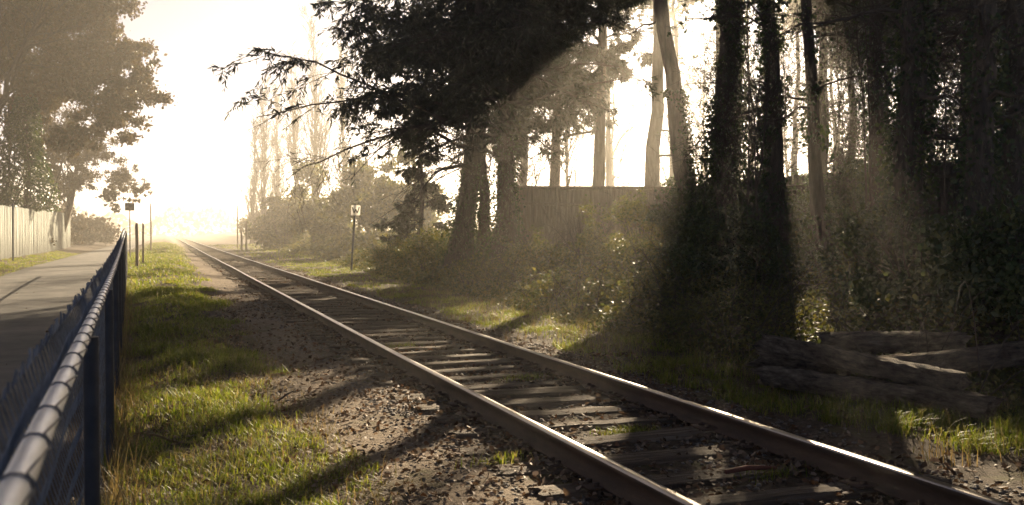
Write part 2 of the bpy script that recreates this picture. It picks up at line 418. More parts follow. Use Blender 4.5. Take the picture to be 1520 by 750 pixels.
# woven wire: zigzag strands
sp = .055
def strands(y0, y1, sp, r, m):
    y = np.arange(y0, y1, sp)
    K = int(1.42 / sp) * 1
    zz = np.arange(K + 1) * sp
    top = ftop(y) + .085
    P = np.zeros((len(y), K + 1, 3))
    side = (np.arange(K + 1) % 2) * 2 - 1
    P[..., 1] = y[:, None] + side[None] * sp * .5
    # bulging, sagging mesh: waves out of plane plus weave
    sag = .008 * np.sin(1.9 * y)[:, None] * np.sin(zz / 1.3 * 3.1)[None] + .005 * np.sin(5.1 * y + 1)[:, None] * np.ones(K + 1)[None]
    P[..., 0] = fence_x(y)[:, None] - .036 + sag + side[None] * .004
    P[..., 2] = np.maximum(top[:, None] - zz[None], fbase(y)[:, None] + .01)
    tubes(mb, P, np.full((len(y), K + 1), r), m)
    # twisted barbs above the top weave
    Q = np.stack([np.stack([fence_x(y) - .036, y - sp * .5, top], -1), np.stack([fence_x(y) - .036 + R_.normal(0, .006, len(y)), y - sp * .5 + R_.normal(0, .006, len(y)), top + R_.uniform(.015, .03, len(y))], -1)], 1)
    tubes(mb, Q, np.full((len(y), 2), r * 1.5), m)
mb = MB(); strands(FY0, 9, .06, .0017, 4); strands(9, 20, .06, .0022, 3); strands(20, FY1, .06, .003, 3)
mb.build('wire_mesh', M['wire'], cf)
# lacing wire wound round the rail
mb = MB(); P = []
yl = np.arange(FY0 + .1, FY1 - .2, .27); a = np.linspace(0, 2 * math.pi * 1.15, 13)
yl = yl + R_.normal(0, .01, len(yl))
P = np.stack([fence_x(yl)[:, None] + .0235 * np.cos(a)[None], yl[:, None] + .012 * a[None] / 6.28 - .006, ftop(yl)[:, None] + .0235 * np.sin(a)[None]], -1)
P = P.reshape(-1, 3); tubes(mb, P, np.full(len(P), .0021), 5)
mb.build('lacing_wire', M['galv_dull'], cf)
for y in np.arange(3.6, FY1, 2.9):
    mb = MB(); x = float(fence_x(y)) + .0; b = float(fbase(y))
    tubes(mb, [[x + .012, y, b - .1], [x + .012, y, float(ftop(y)) - .026]], [.026, .026], 12, cap=True)
    mb.build('post', M['post_dark'], cf, smooth=True)

def wooden_post(px, d, top_py, w, label, mat='postwood', group=None, name='wooden_post'):
    x, y = at(px, d); b = float(gz(x, y)); h = zat(top_py, d) - b
    mb = MB()
    pts = [[x, y, b - .15], [x + .01, y, b + h * .5], [x + R_.normal(0, .02), y, b + h * .93], [x, y, b + h]]
    rtube(mb, pts, [w, w * .97, w * .94, w * .6], 8, .05)
    o = mb.build(name, M[mat])
    return tag(o, label, 'post', group)
wooden_post(203, 34.6, 331, .06, 'tan wooden post closing the far end of the chain-link fence')
wooden_post(212, 38, 331, .042, 'slim grey-brown wooden post just past the end post of the chain-link fence')
wooden_post(224, 62, 302, .05, 'tall thin leaning pole in the fog left of the track', name='marker_pole')
wooden_post(352.5, 95, 305, .075, 'tall thin pole in the fog right of the track', name='marker_pole')
wooden_post(365.5, 80, 329, .085, 'short stubby post beside the tall pole in the fog right of the track')
wooden_post(358.5, 80, 338, .085, 'shortest stubby post close to the tall pole in the fog right of the track')

# footpath sign seen from behind
x, y = at(193, 47); b = float(gz(x, y))
sg = thing('path_sign', (x, y, b), 'blank square back of a sign on a thin pole beyond the chain-link fence', 'sign')
mb = MB(); tubes(mb, [[x, y, b - .1], [x, y, zat(313, 47)], [x, y, zat(303, 47)]], [.03, .03, .03], 8, cap=True); mb.build('pole', M['plateback'], sg)
mb = MB(); box(mb, (x - .22, y - .045, zat(313, 47)), (x + .22, y - .033, zat(301.5, 47))); mb.build('plate', M['plateback'], sg)

# whistle post
dW = 38.; x0, y0 = at(521, dW); b = float(gz(x0, y0)); x1, y1 = at(528.3, dW)
ws = thing('whistle_post', (x0, y0, b), 'leaning rusty post with a small white W plate on the verge', 'sign')
mb = MB(); zt = zat(303.5, dW)
rtube(mb, [[x0, y0, b - .15], [x0 * .66 + x1 * .34, y0, b + (zt - b) * .35], [x0 * .33 + x1 * .67, y0, b + (zt - b) * .68], [x1, y0, zt]], [.046, .044, .042, .04], 8, .12)
mb.build('post', M['post_dark'], ws)
cz = zat(312.3, dW); pw, ph, rc = .185, .205, .04
out = []
for cx, cy, a0 in ((pw - rc, ph - rc, 0), (-pw + rc, ph - rc, 90), (-pw + rc, -ph + rc, 180), (pw - rc, -ph + rc, 270)):
    for a in (0, 30, 60, 90): out.append((cx + rc * math.cos(rad(a0 + a)), cy + rc * math.sin(rad(a0 + a))))
rotz = -rad(9)
def wp(u, w, v):
    return (x1 + u * math.cos(rotz) - v * math.sin(rotz) + w * .04, y0 - .05 + u * math.sin(rotz) + v * math.cos(rotz), cz + w)
n = len(out); V = [wp(a, c, 0) for a, c in out] + [wp(a, c, .012) for a, c in out] + [wp(0, 0, 0), wp(0, 0, .012)]
f = [[j, (j + 1) % n, n + (j + 1) % n, n + j] for j in range(n)]
f += [[2 * n, (j + 2) % n, (j + 1) % n, j] for j in range(0, n, 2)] + [[2 * n + 1, n + j, n + (j + 1) % n, n + (j + 2) % n] for j in range(0, n, 2)]
mb = MB(); mb.add(V, f); pl = mb.build('plate', M['plate'], ws)
mb = MB()
def stroke(u0, w0, u1, w1, t):
    q = [(u0 - t, w0), (u0 + t, w0), (u1 + t, w1), (u1 - t, w1)]
    V = [wp(a, c, -.010) for a, c in q] + [wp(a, c, -.003) for a, c in q]
    mb.add(V, [[0, 1, 2, 3], [7, 6, 5, 4], [0, 4, 5, 1], [1, 5, 6, 2], [2, 6, 7, 3], [3, 7, 4, 0]])
for k, (u0, w0, u1, w1) in enumerate([(-.135, .125, -.065, -.12), (-.065, -.12, 0, .05), (0, .05, .065, -.12), (.065, -.12, .135, .125)]):
    stroke(u0, w0, u1, w1, .024)
mb.build('letter', M['black'], ws)

# ------------------------------------------------------------------ timber fences
def board_run(mb, A, B, zb0, zb1, h0, h1, bw, gap, jit, th=.02, lean=.01, mi=0):
    A = np.array(A, float); B = np.array(B, float); Ln = np.linalg.norm(B - A); u = (B - A) / Ln; nn = np.array([-u[1], u[0]])
    s = 0.
    while s < Ln:
        w = bw * R_.uniform(.85, 1.1); t = s / Ln
        p = A + u * s; off = nn * R_.normal(0, .006)
        zb = zb0 + (zb1 - zb0) * t; h = h0 + (h1 - h0) * t + R_.normal(0, jit); l = R_.normal(0, lean)
        q = [p + off, p + off + u * w, p + off + u * w + nn * th, p + off + nn * th]
        V = [(*c, zb - .1) for c in q] + [(c[0] + u[0] * l, c[1] + u[1] * l, zb + h + R_.normal(0, .004)) for c in q]
        mb.add(V, [(0,3,2,1),(4,5,6,7),(0,1,5,4),(1,2,6,5),(2,3,7,6),(3,0,4,7)], mi)
        s += w + gap
A, B = (-6.2, 18.), (-6.15, 72.)
tf = thing('timber_fence', (-6.2, 40, .4), 'weathered grey-green close-board fence along the far side of the footpath', 'fence')
mb = MB(); board_run(mb, A, B, .3, .62, 2.15, 2.2, .14, .008, .02, lean=.012); mb.build('boards', M['boards'], tf)
mb = MB()
for zz in (.7, 1.95):
    tubes(mb, [[-6.25, 18, .3 + zz], [-6.2, 72, .6 + zz]], [.05, .05], 4)
mb.build('cross_rail', M['boards'], tf)
for y in np.arange(20, 72, 6.):
    mb = MB(); box(mb, (-6.30, y, .1), (-6.226, y + .1, 2.5)); mb.build('post', M['boards'], tf)
# dark steel pole in front of the timber fence
x, y = at(19, 37); b = float(gz(x, y)); mb = MB()
tubes(mb, [[x, y, b - .1], [x + .02, y, zat(302, 37)]], [.035, .035], 8, cap=True)
tag(mb.build('fence_pole', M['post_dark']), 'thin black pole standing against the grey-green board fence', 'pole')

# broken board fence behind the trunks
(xa, ya), (xb, yb) = at(757, 29.5), at(1004, 29)
bf = thing('board_fence', (xa, ya, float(gz(xa, ya))), 'tumbledown brown board fence between the tree trunks on the bank, top rail level', 'fence')
mb = MB(); board_run(mb, (xa, ya), (xb, yb), .75, .7, 2.15, 2.2, .14, -.012, .03, lean=.006); mb.build('boards', M['boards_brown'], bf)
mb = MB()
u = np.array([xb - xa, yb - ya]) / math.hypot(xb - xa, yb - ya); nn = np.array([u[1], -u[0]])
for t0, t1, za, zb in ((0, 1, 2.93, 2.90), (0, .45, 2.45, 2.4), (.05, .6, 1.2, 1.05)):
    p = np.array([xa, ya]) + nn * .05; L = math.hypot(xb - xa, yb - ya)
    a = p + u * L * t0; c = p + u * L * t1
    tubes(mb, [[*a, za], [*c, zb]], [.06, .05], 4)
mb.build('cross_rail', M['boards_brown'], bf)
for t in (.0, .13, .3, .62, 1.):
    p = np.array([xa, ya]) + u * (xb - xa) / u[0] * t + nn * .09
    mb = MB(); l = R_.normal(0, .15)
    tubes(mb, [[*p, .3], [p[0] + l, p[1], 2.95]], [.06, .05], 6); mb.build('post', M['boards_brown'], bf)
for t, h, l in ((.06, 1.9, .5), (.2, 1.6, .55), (.25, 1.2, .1)):
    p = np.array([xa, ya]) + u * 5.1 * t + nn * .3
    mb = MB(); tubes(mb, [[*(p + u * l), .7], [*p, .8 + h]], [.075, .06], 4); mb.build('fallen_board', M['boards_brown'], bf)
# dark fence further right
(xa2, ya2), (xb2, yb2) = at(1012, 30), at(1620, 22)
df = thing('dark_fence', (xa2, ya2, 1.), 'dark shaded board fence behind the ivy-covered trunks on the right', 'fence')
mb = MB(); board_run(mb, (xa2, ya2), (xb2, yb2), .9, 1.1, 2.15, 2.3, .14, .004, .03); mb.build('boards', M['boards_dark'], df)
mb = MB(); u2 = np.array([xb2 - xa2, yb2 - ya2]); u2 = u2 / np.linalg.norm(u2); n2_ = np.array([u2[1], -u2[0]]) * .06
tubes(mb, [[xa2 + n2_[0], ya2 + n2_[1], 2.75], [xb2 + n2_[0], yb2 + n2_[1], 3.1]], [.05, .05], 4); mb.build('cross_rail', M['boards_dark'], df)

# ------------------------------------------------------------------ trees
def trunk_line(base, top, r0, r1, bend=0.2, K=14, flare=1.5):
    base, top = np.array(base, float), np.array(top, float)
    k = np.linspace(0, 1, K); P = base + (top - base) * k[:, None]
    H = np.linalg.norm(top - base)
    P[:, 0] += bend * np.sin(k * 3.1 * 1.3) + np.cumsum(R_.normal(0, .004, K)) * H
    P[:, 1] += bend * .6 * np.sin(k * 2.3) + np.cumsum(R_.normal(0, .004, K)) * H
    r = r0 + (r1 - r0) * k ** .8
    r = r * (1 + (flare - 1) * np.exp(-k * H / .45))
    P[0] = base
    return P, r

def interp_line(P, r, z):
    k = np.interp(z, P[:, 2], np.arange(len(P)))
    i = np.minimum(k.astype(int), len(P) - 2); f = (k - i)
    return P[i] * (1 - f)[:, None] + P[i + 1] * f[:, None], r[i] * (1 - f) + r[i + 1] * f

def ivy_on(P, r, z0, z1, n, root, size=.075, fat=.16, taper=True):
    mb = MB()
    z = z0 + (z1 - z0) * R_.random(n) ** (1.25 if taper else 1)
    c, rr = interp_line(P, r, z)
    a = R_.uniform(0, 6.283, n)
    th = 1 - .55 * (z - z0) / (z1 - z0)
    lump = .5 + .5 * np.sin(3 * a + 2.1 * z) * np.sin(1.7 * z + a)
    o = rr + R_.random(n) ** 1.6 * fat * 2.0 * th * (.35 + lump)
    d = np.stack([np.cos(a), np.sin(a), np.zeros(n)], -1)
    C = c + d * o[:, None]
    k_ = ~in_beam(C, KEY); C, d = C[k_], d[k_]; n = len(C)
    U = norm(d * .5 + np.array([0, 0, -1.]) + R_.normal(0, .5, (n, 3)))
    nr = norm(d + R_.normal(0, .5, (n, 3)))
    nr = np.cross(U, nr)
    leaves(mb, C, U, size * R_.uniform(.7, 1.4, n), size * R_.uniform(.7, 1.2, n), .15, nrm=nr)
    return mb.build('ivy', M['ivy'], root)

def dead_limbs(P, r, z0, z1, n, L, root, d=20, droop=.15, sub=9, mat='twig', ang=85, name='branches', keep_foliage=False):
    H0, H1 = P[0, 2], P[-1, 2]
    B, Br, _ = spawn(P[None], r[None], n, (z0 - H0) / (H1 - H0), (z1 - H0) / (H1 - H0), ang, L, droop, .10, .22, 8, .4, .3, .15, scale=False)
    B, Br = cull(B, np.clip(Br, .006, .05))
    T, Tr, _ = spawn(B, Br, sub, .25, 1., 55, .32, .2, .14, .5, 6, .3)
    T, Tr = cull(T, Tr)
    U, Ur, _ = spawn(T, Tr, 3, .3, 1., 45, .45, .2, .15, .6, 4, .2)
    mb = MB(); tubes(mb, B, Br, 5); tubes(mb, T, np.clip(Tr, d * .00028, 1), 3); tubes(mb, U, np.clip(Ur, d * .00022, 1), 3)
    o = mb.build(name, M[mat], root)
    return B, T, U

def needle_sprays(mb, T, per, L, W, droop=.5, carve=True):
    N_, K, _ = T.shape
    idx = np.repeat(np.arange(N_), per); n = len(idx)
    t = R_.uniform(.1, 1, n) * (K - 1); i = np.minimum(t.astype(int), K - 2); f = (t - i)[:, None]
    c = T[idx, i] * (1 - f) + T[idx, i + 1] * f
    tg = norm(T[idx, i + 1] - T[idx, i])
    d = norm(tg * .8 + R_.normal(0, .55, (n, 3)) * np.array([1, 1, .5]) + np.array([0, 0, -droop]) * R_.random((n, 1)))
    LL = L * R_.uniform(.6, 1.3, n)
    C = c + d * LL[:, None] * .5
    if carve:
        k = ~in_beam(C); C, d, LL = C[k], d[k], LL[k]
    leaves(mb, C, d, LL, W * R_.uniform(.7, 1.3, len(C)), .25)

def conifer(px, d, base_py, r0, H, z0, label, Lmax=5., nb=46, leafz=None, lean=(0, 0), per=14, ivy=0, ivyz=4., name='conifer_tree', twigs=12, group=None, droop=.25, LW=(.24, .06), bend=.2, bark='bark'):
    x, y = at(px, d); b = float(gz(x, y)) - .1
    root = thing(name, (x, y, b), label, 'tree', group)
    P, r = trunk_line((x, y, b), (x + lean[0], y + lean[1], b + H), r0, .03, bend)
    mb = MB(); rtube(mb, P, r, 14, .09); mb.build('trunk', M[bark], root, smooth=True)
    B, Br, t = spawn(P[None], r[None], nb, z0 / H, .98, 88, 1., 0, .07, .28, 9, .7, 0., .12, scale=False)
    # length by height, drooping tips
    Lz = Lmax * np.clip(1 - (t - z0 / H) / (1 - z0 / H), 0.08, 1) ** .75
    s = B[:, :1]; B = s + (B - s) * Lz[:, None, None]
    k = np.linspace(0, 1, 9)
    B[..., 2] += (.10 * k - droop * k ** 2)[None] * Lz[:, None]
    B, Br = cull(B, np.clip(Br, .012, .07))
    T, Tr, _ = spawn(B, Br, twigs, .2, 1., 58, .30, .25, .10, .45, 6, .75, .45)
    T, Tr = cull(T, Tr)
    U, Ur, _ = spawn(T, Tr, 4, .2, 1., 48, .42, .25, .10, .6, 4, .6)
    U, Ur = cull(U, Ur)
    mb = MB(); tubes(mb, B, Br, 5); tubes(mb, T, np.clip(Tr, d * .00028, .02), 3); tubes(mb, U, np.clip(Ur, d * .00022, .012), 3)
    mb.build('branches', M['twig'], root)
    leafz = z0 if leafz is None else leafz
    zb = U[:, 0, 2]
    ok = zb > b + leafz + R_.normal(0, .5, len(zb))
    zt = T[:, 0, 2]; okt = zt > b + leafz + R_.normal(0, .5, len(zt))
    mb = MB(); needle_sprays(mb, U[ok], per, LW[0], LW[1]); needle_sprays(mb, T[okt], per, LW[0], LW[1])
    mb.build('foliage', M['conifer'], root)
    if ivy: ivy_on(P, r, b + .1, b + ivyz, ivy, root)
    return root

def crown_leaves(mb, blobs, n, L, W, shell=.25, carve=True, flat=.75):
    """clumps of leaves: blobs are (centre, radius)"""
    rr = np.array([q[1] for q in blobs]); pr = rr ** 2 / (rr ** 2).sum()
    idx = R_.choice(len(blobs), n, p=pr)
    cc = np.array([q[0] for q in blobs])[idx]; r = rr[idx]
    d = rdir(n); d[:, 2] *= flat
    C = cc + d * (r * (shell + (1 - shell) * R_.random(n)) * R_.uniform(.5, 1.0, n) * np.exp(np.abs(R_.normal(0, .22, n))))[:, None]
    if carve: C = C[~in_beam(C)]
    m = len(C)
    U = norm(R_.normal(size=(m, 3)) + np.array([0, 0, -.5]))
    leaves(mb, C, U, L * R_.uniform(.6, 1.4, m), W * R_.uniform(.6, 1.3, m), .25)

def broad_tree(px, d, r0, H, z0, Rc, label, n=12000, L=.24, W=.17, mat='canopy', bark='bark', name='woodland_tree', group=None, ivy=0, ivyz=5., lean=(0, 0), limbs=7, nblob=26, dead=0, deadz=(3., 6.), deadL=3., bend=.25, zsq=.8, top=None, blobr=(.28, .5), xy=None, cfun=None):
    x, y = at(px, d) if xy is None else xy
    b = float(gz(x, y)) - .1
    root = thing(name, (x, y, b), label, 'tree', group)
    P, r = trunk_line((x, y, b), (x + lean[0], y + lean[1], b + H * .86), r0, r0 * .22, bend)
    mb = MB(); rtube(mb, P, r, 14, .08); mb.build('trunk', M[bark], root, smooth=True)
    Hc = H - z0
    # limbs reach out to the leaf clumps
    B, Br, t = spawn(P[None], r[None], limbs, max(.05, z0 * .9 / (H * .86)), .97, 55, Rc * .95, -.1, .09, .5, 9, .2, .3, .15, scale=False, lift=.15)
    B, Br = cull(B, Br)
    T, Tr = cull(*spawn(B, Br, 6, .3, 1, 45, .45, .05, .12, .55, 6)[:2])
    U, Ur = cull(*spawn(T, Tr, 5, .2, 1, 45, .5, .05, .12, .6, 5)[:2])
    mb = MB(); tubes(mb, B, Br, 7); tubes(mb, T, Tr, 5); tubes(mb, U, np.clip(Ur, .005, 1), 3)
    mb.build('branches', M['twig'], root)
    blobs = []
    ends = U[:, -1]
    for e in ends[R_.choice(len(ends), min(len(ends), nblob), replace=False)]:
        blobs.append((e, Rc * R_.uniform(*blobr)))
    if cfun: blobs = cfun(x, y, b, blobs)
    mb = MB(); crown_leaves(mb, blobs, n, L, W); mb.build('foliage', M[mat], root)
    if dead: dead_limbs(P, r, b + deadz[0], b + deadz[1], dead, deadL, root, d, name='dead_limbs')
    if ivy: ivy_on(P, r, b + .1, b + ivyz, ivy, root)
    return root

# the two big conifers right of the whistle post
conifer(678, 30, 375, .36, 19, 3.3, 'big dark conifer, its bare lower boughs reaching left over the whistle post', Lmax=6.6, nb=125, leafz=4.9, ivy=1800, ivyz=3.6, per=12, twigs=24, LW=(.22, .042))
conifer(747, 29, 370, .34, 18, 4.0, 'dark conifer with a forked ivy-clad base at the left end of the broken fence', Lmax=4.8, nb=84, leafz=3.9, ivy=2600, ivyz=4.5, per=18, LW=(.22, .05), twigs=18, lean=(.4, 0))
conifer(716, 31, 372, .2, 15, 4.2, 'slimmer dark conifer squeezed between the two biggest conifers', Lmax=3.6, nb=60, leafz=4.0, ivy=1200, ivyz=3., per=18, LW=(.22, .05), twigs=16)
conifer(618, 37, 0, .12, 6.5, .9, 'young yellow-green conifer low on the bank left of the big conifers', Lmax=1.7, nb=44, per=10, twigs=8, name='young_conifer', LW=(.2, .05))

# trunks behind and right of the broken fence
HZ = 'pale bronze trunk in the bright gap behind the broken fence'
def gap_tree(px, d, r0, label, bend=.15, lean=(0, 0), dead=8, z0=9.5):
    return broad_tree(px, d, r0, 20.5, z0, 5., label, n=9000, L=.3, W=.22, bark='bark_pale', dead=dead, deadz=(3.5, 9), deadL=3.2, bend=bend, lean=lean)
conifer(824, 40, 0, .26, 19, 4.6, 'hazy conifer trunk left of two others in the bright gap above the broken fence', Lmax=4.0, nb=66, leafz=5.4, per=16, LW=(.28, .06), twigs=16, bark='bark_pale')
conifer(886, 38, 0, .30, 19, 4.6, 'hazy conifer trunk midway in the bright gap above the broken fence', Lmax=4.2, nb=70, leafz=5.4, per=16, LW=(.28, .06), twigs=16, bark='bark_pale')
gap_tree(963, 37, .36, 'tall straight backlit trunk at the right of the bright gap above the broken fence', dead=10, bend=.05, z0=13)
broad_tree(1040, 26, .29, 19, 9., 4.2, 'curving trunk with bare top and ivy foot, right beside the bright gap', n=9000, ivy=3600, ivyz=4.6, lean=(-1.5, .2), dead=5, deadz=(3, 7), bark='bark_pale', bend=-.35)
broad_tree(1074, 22, .33, 18, 8., 4.2, 'thick trunk smothered in dark ivy from foot to the top of the picture', n=9000, ivy=11000, ivyz=9., dead=10, deadz=(2.5, 7), deadL=2.6)
broad_tree(1152, 20, .21, 17, 8., 4., 'ivy-fringed trunk leaning slightly left beside the main light shaft', n=8000, ivy=4200, ivyz=7.5, lean=(-1.4, 0), dead=10, deadz=(2.5, 7), deadL=2.4)
broad_tree(1226, 18, .15, 16, 8., 3.8, 'slender bare trunk leaning left just right of the main light shaft', n=8000, ivy=1300, ivyz=3.6, lean=(-1.5, 0), dead=14, deadz=(2.3, 6.5), deadL=2.6, bend=.1)
broad_tree(1300, 20, .18, 16, 7., 4., 'thin dark trunk between the light shaft and the thick shaded trunk', n=8000, ivy=1500, ivyz=5, dead=14, deadz=(2.3, 6.5), deadL=2.6)
broad_tree(1346, 15, .26, 17, 6.5, 4.4, 'thick dark trunk deep in shade behind the log pile', n=9000, ivy=3200, ivyz=6, dead=14, deadz=(2.2, 5.5), deadL=2.6)
broad_tree(1447, 14, .22, 16, 6., 4.2, 'dark trunk in deep shade, second from the right edge', n=9000, ivy=1500, ivyz=4, dead=14, deadz=(2.2, 5.5), deadL=2.6, bend=.1)
broad_tree(1512, 14.5, .2, 16, 6., 4.2, 'dark trunk in deep shade at the right edge', n=9000, ivy=1200, ivyz=4, dead=12, deadz=(2.2, 5.5), deadL=2.4)

# back rows of the wood
back = [(1060, 40, 19, 9), (1130, 46, 20, 11.5), (1210, 34, 18, 7.5), (1265, 44, 20, 9), (1350, 36, 19, 8), (1420, 28, 17, 7),
        (1500, 32, 18, 7.5), (1560, 24, 16, 6), (1000, 58, 21, 14.5), (1180, 60, 21.5, 14), (1310, 58, 21, 11), (1090, 70, 21.5, 16.5), (900, 62, 21.5, 15.5),
        (780, 52, 21, 13), (1440, 46, 20, 9.5), (1620, 36, 19, 7), (1240, 74, 21.5, 14), (1380, 72, 21, 12)]
for px, d, H, z0 in back:
    broad_tree(px, d, .24, H, z0, 5.2, 'woodland tree far back among many alike behind the front row of trunks', n=11000, L=.34, W=.26, group='trees deep in the wood', dead=9, deadz=(2.5, min(z0, 8)), deadL=3.2, nblob=30, name='woodland_tree')

# bare saplings in the understorey
def sapling(px, d, H, label, group, r=.03, leafy=0):
    x, y = at(px, d); b = float(gz(x, y)) - .05
    if in_beam(np.array([[x, y, b + q] for q in np.arange(1, H, .3)]), KEY).any(): return
    root = thing('sapling', (x, y, b), label, 'sapling', group)
    P, rr = trunk_line((x, y, b), (x + R_.normal(0, .5), y + R_.normal(0, .4), b + H), r, .006, .12, 10, 1.1)
    mb = MB(); tubes(mb, P, rr, 6); mb.build('stem', M['twig'], root)
    B, Br, _ = spawn(P[None], rr[None], 14, .25, .97, 42, .38, -.05, .10, .55, 7, 0, .4)
    T, Tr, _ = spawn(B, Br, 6, .2, 1, 40, .4, 0, .12, .6, 5)
    U, Ur, _ = spawn(T, Tr, 4, .2, 1, 45, .5, .05, .12, .6, 4)
    mb = MB(); tubes(mb, B, Br, 4); tubes(mb, T, np.clip(Tr, d * .00024, 1), 3); tubes(mb, U, np.clip(Ur, d * .0002, 1), 3); mb.build('twigs', M['twig'], root)
    if leafy:
        c = U[:, 1:].reshape(-1, 3); c = c[R_.random(len(c)) < leafy] + R_.normal(0, .04, 3)
        c = c[~in_beam(c)]; mb = MB()
        leaves(mb, c, norm(R_.normal(size=(len(c), 3)) + np.array([0, 0, -.6])), .09 * R_.uniform(.6, 1.4, len(c)), .065, .25)
        mb.build('foliage', M['ivy'], root)
for px, d, H in ((800, 33, 5), (845, 32, 6), (860, 35, 7), (915, 33, 6), (930, 34, 5), (985, 34, 6), (1008, 33, 5)):
    sapling(px, d, H, 'thin bare sapling behind the broken fence, one of a tangle of alike stems', 'saplings behind the broken fence')
for px, d, H in ((790, 27, 2.6), (820, 26.5, 3.2), (850, 27, 2.4), (893, 26, 3.4), (925, 26, 3.), (945, 25, 3.6), (975, 25, 3.2)):
    sapling(px, d, H, 'thin bare brush growing in front of the broken fence, one of a tangle of alike stems', 'brush in front of the broken fence', r=.022)
for k in range(70):
    sapling(R_.uniform(1040, 1520), R_.uniform(15, 32), R_.uniform(4.5, 7.5), 'thin sapling in the dark tangle among the right-hand trunks', 'saplings among the right-hand trunks', r=.028, leafy=.3)

# big left tree over the footpath, in haze
def left_crown(x, y, b, blobs):
    out = []
    spec = [((-1.2, 0, 8.2), 1.6), ((-2.2, 1, 10.2), 2.0), ((-2.3, -1, 6.8), 1.8), ((-3.4, 0, 12), 2.4), ((-5, 2, 13.5), 2.8), ((-4, 0, 9), 2.2), ((-7, 1, 14.5), 3.), ((-6, 0, 10.5), 2.8), ((-6, 1, 7.2), 2.3), ((-8.5, 0, 12), 3.2), ((-9, 1, 8.8), 3.), ((-11, 0, 11), 3.5), ((-12, 0, 14.5), 3.6), ((-9.5, 1, 16.5), 3.2), ((-13, 0, 8), 3.), ((-3.8, -1, 5.6), 1.3), ((-14, 0, 17), 3.2)]
    for (px_, py_, pz_), r0_ in spec:
        c = np.array([px_ * 1.06 - .1, 53 + py_, pz_ * 1.04 + .4]); r = r0_ * 1.06
        for k in range(26):
            out.append((c + rdir(1)[0] * r * R_.uniform(.15, .98), r * R_.uniform(.2, .42)))
    return out
broad_tree(60, 54, .5, 18.5, 4.0, 8., 'large brown-leaved tree overhanging the board fence and footpath', n=190000, L=.20, W=.14, mat='broadleaf', name='broadleaf_tree', xy=(-9.2, 53.), lean=(1.0, 0), limbs=14, cfun=left_crown, bend=.4)
# second, paler tree further along
def pale_crown(x, y, b, blobs):
    out = []
    for (a, c, e), r in (((-2.6, 0, 5.2), 1.5), ((-4.5, 1, 6.5), 2.), ((-1.6, -1, 4.3), 1.), ((-5.5, -1, 4.8), 1.7), ((-3.4, 1, 4.), 1.1), ((-6.5, 0, 8), 2.4), ((-7, 0, 5.5), 2.)):
        for k in range(30): out.append((np.array([a, 68 + c, e]) + rdir(1)[0] * r * R_.uniform(.1, 1.), r * R_.uniform(.16, .36)))
    return out
broad_tree(120, 68, .3, 9, 2.2, 4., 'paler forked tree in fog past the end of the board fence', n=24000, L=.15, W=.10, mat='broadleaf', name='broadleaf_tree', xy=(-6.9, 68.), lean=(2.0, 0), limbs=9, cfun=pale_crown, bark='bark_pale')
broad_tree(20, 60, .3, 15, 3.5, 5.5, 'hazy brown tree behind the large brown-leaved tree', n=22000, L=.3, W=.22, mat='broadleaf', name='broadleaf_tree', xy=(-14, 62.))
# dark ivy column, shrub and bare boughs left
x, y = at(36, 47); b = float(gz(x, y)) - .1
root = thing('ivy_tree', (x, y, b), 'narrow dark ivy-smothered tree leaning over the top of the board fence', 'tree')
P, r = trunk_line((x, y, b), (x + .1, y, b + 8.6), .25, .06, .1)
mb = MB(); rtube(mb, P, r, 10, .1); mb.build('trunk', M['bark'], root, smooth=True)
mb = MB(); n = 9000; z = R_.random(n); a = R_.uniform(0, 6.28, n)
rr = (1.2 * (1 - z) ** .7 + .15) * (.55 + .5 * R_.random(n)) * (1 + .25 * np.sin(3 * a + 9 * z))
C = np.stack([x + .1 * z + rr * np.cos(a), y + rr * np.sin(a), b + 2.3 + 6.6 * z], -1)
leaves(mb, C, norm(np.stack([np.cos(a), np.sin(a), -np.ones(n)], -1) + R_.normal(0, .5, (n, 3))), .13 * R_.uniform(.7, 1.4, n), .11, .2)
mb.build('foliage', M['ivy'], root)

def bare_tree(px, d, H, r0, label, lean=(0, 0), nl=16, ang=35, lift=.2, name='bare_tree', group=None, Ls=.4, t0=.15, sub=(7, 6), rmin=.006, bend=.2, mat='bark'):
    x, y = at(px, d); b = float(gz(x, y)) - .1
    root = thing(name, (x, y, b), label, 'tree', group)
    P, r = trunk_line((x, y, b), (x + lean[0], y + lean[1], b + H), r0, .02, bend)
    mb = MB(); rtube(mb, P, r, 10, .06); mb.build('trunk', M[mat], root, smooth=True)
    B, Br, _ = spawn(P[None], r[None], nl, t0, .95, ang, Ls, -.1, .07, .5, 9, 0, .55, .2, lift=lift)
    T, Tr, _ = spawn(B, Br, sub[0], .15, 1, 38, .42, 0, .09, .55, 6, lift=lift * .6)
    U, Ur, _ = spawn(T, Tr, sub[1], .15, 1, 38, .45, 0, .10, .6, 4, lift=lift * .4)
    mb = MB(); tubes(mb, B, Br, 6); tubes(mb, T, np.clip(Tr, rmin, 1), 4); tubes(mb, U, np.clip(Ur, rmin, 1), 3)
    mb.build('branches', M['twig'], root)
    return root
bare_tree(14, 47, 13.5, .10, 'leafless tree with fine upright boughs at the left edge behind the board fence', nl=18, lean=(-.5, 0))
bare_tree(40, 54, 9.5, .10, 'leafless tree with a long bough slanting right beside the ivy-smothered tree', lean=(3.2, 0), nl=9, ang=30)

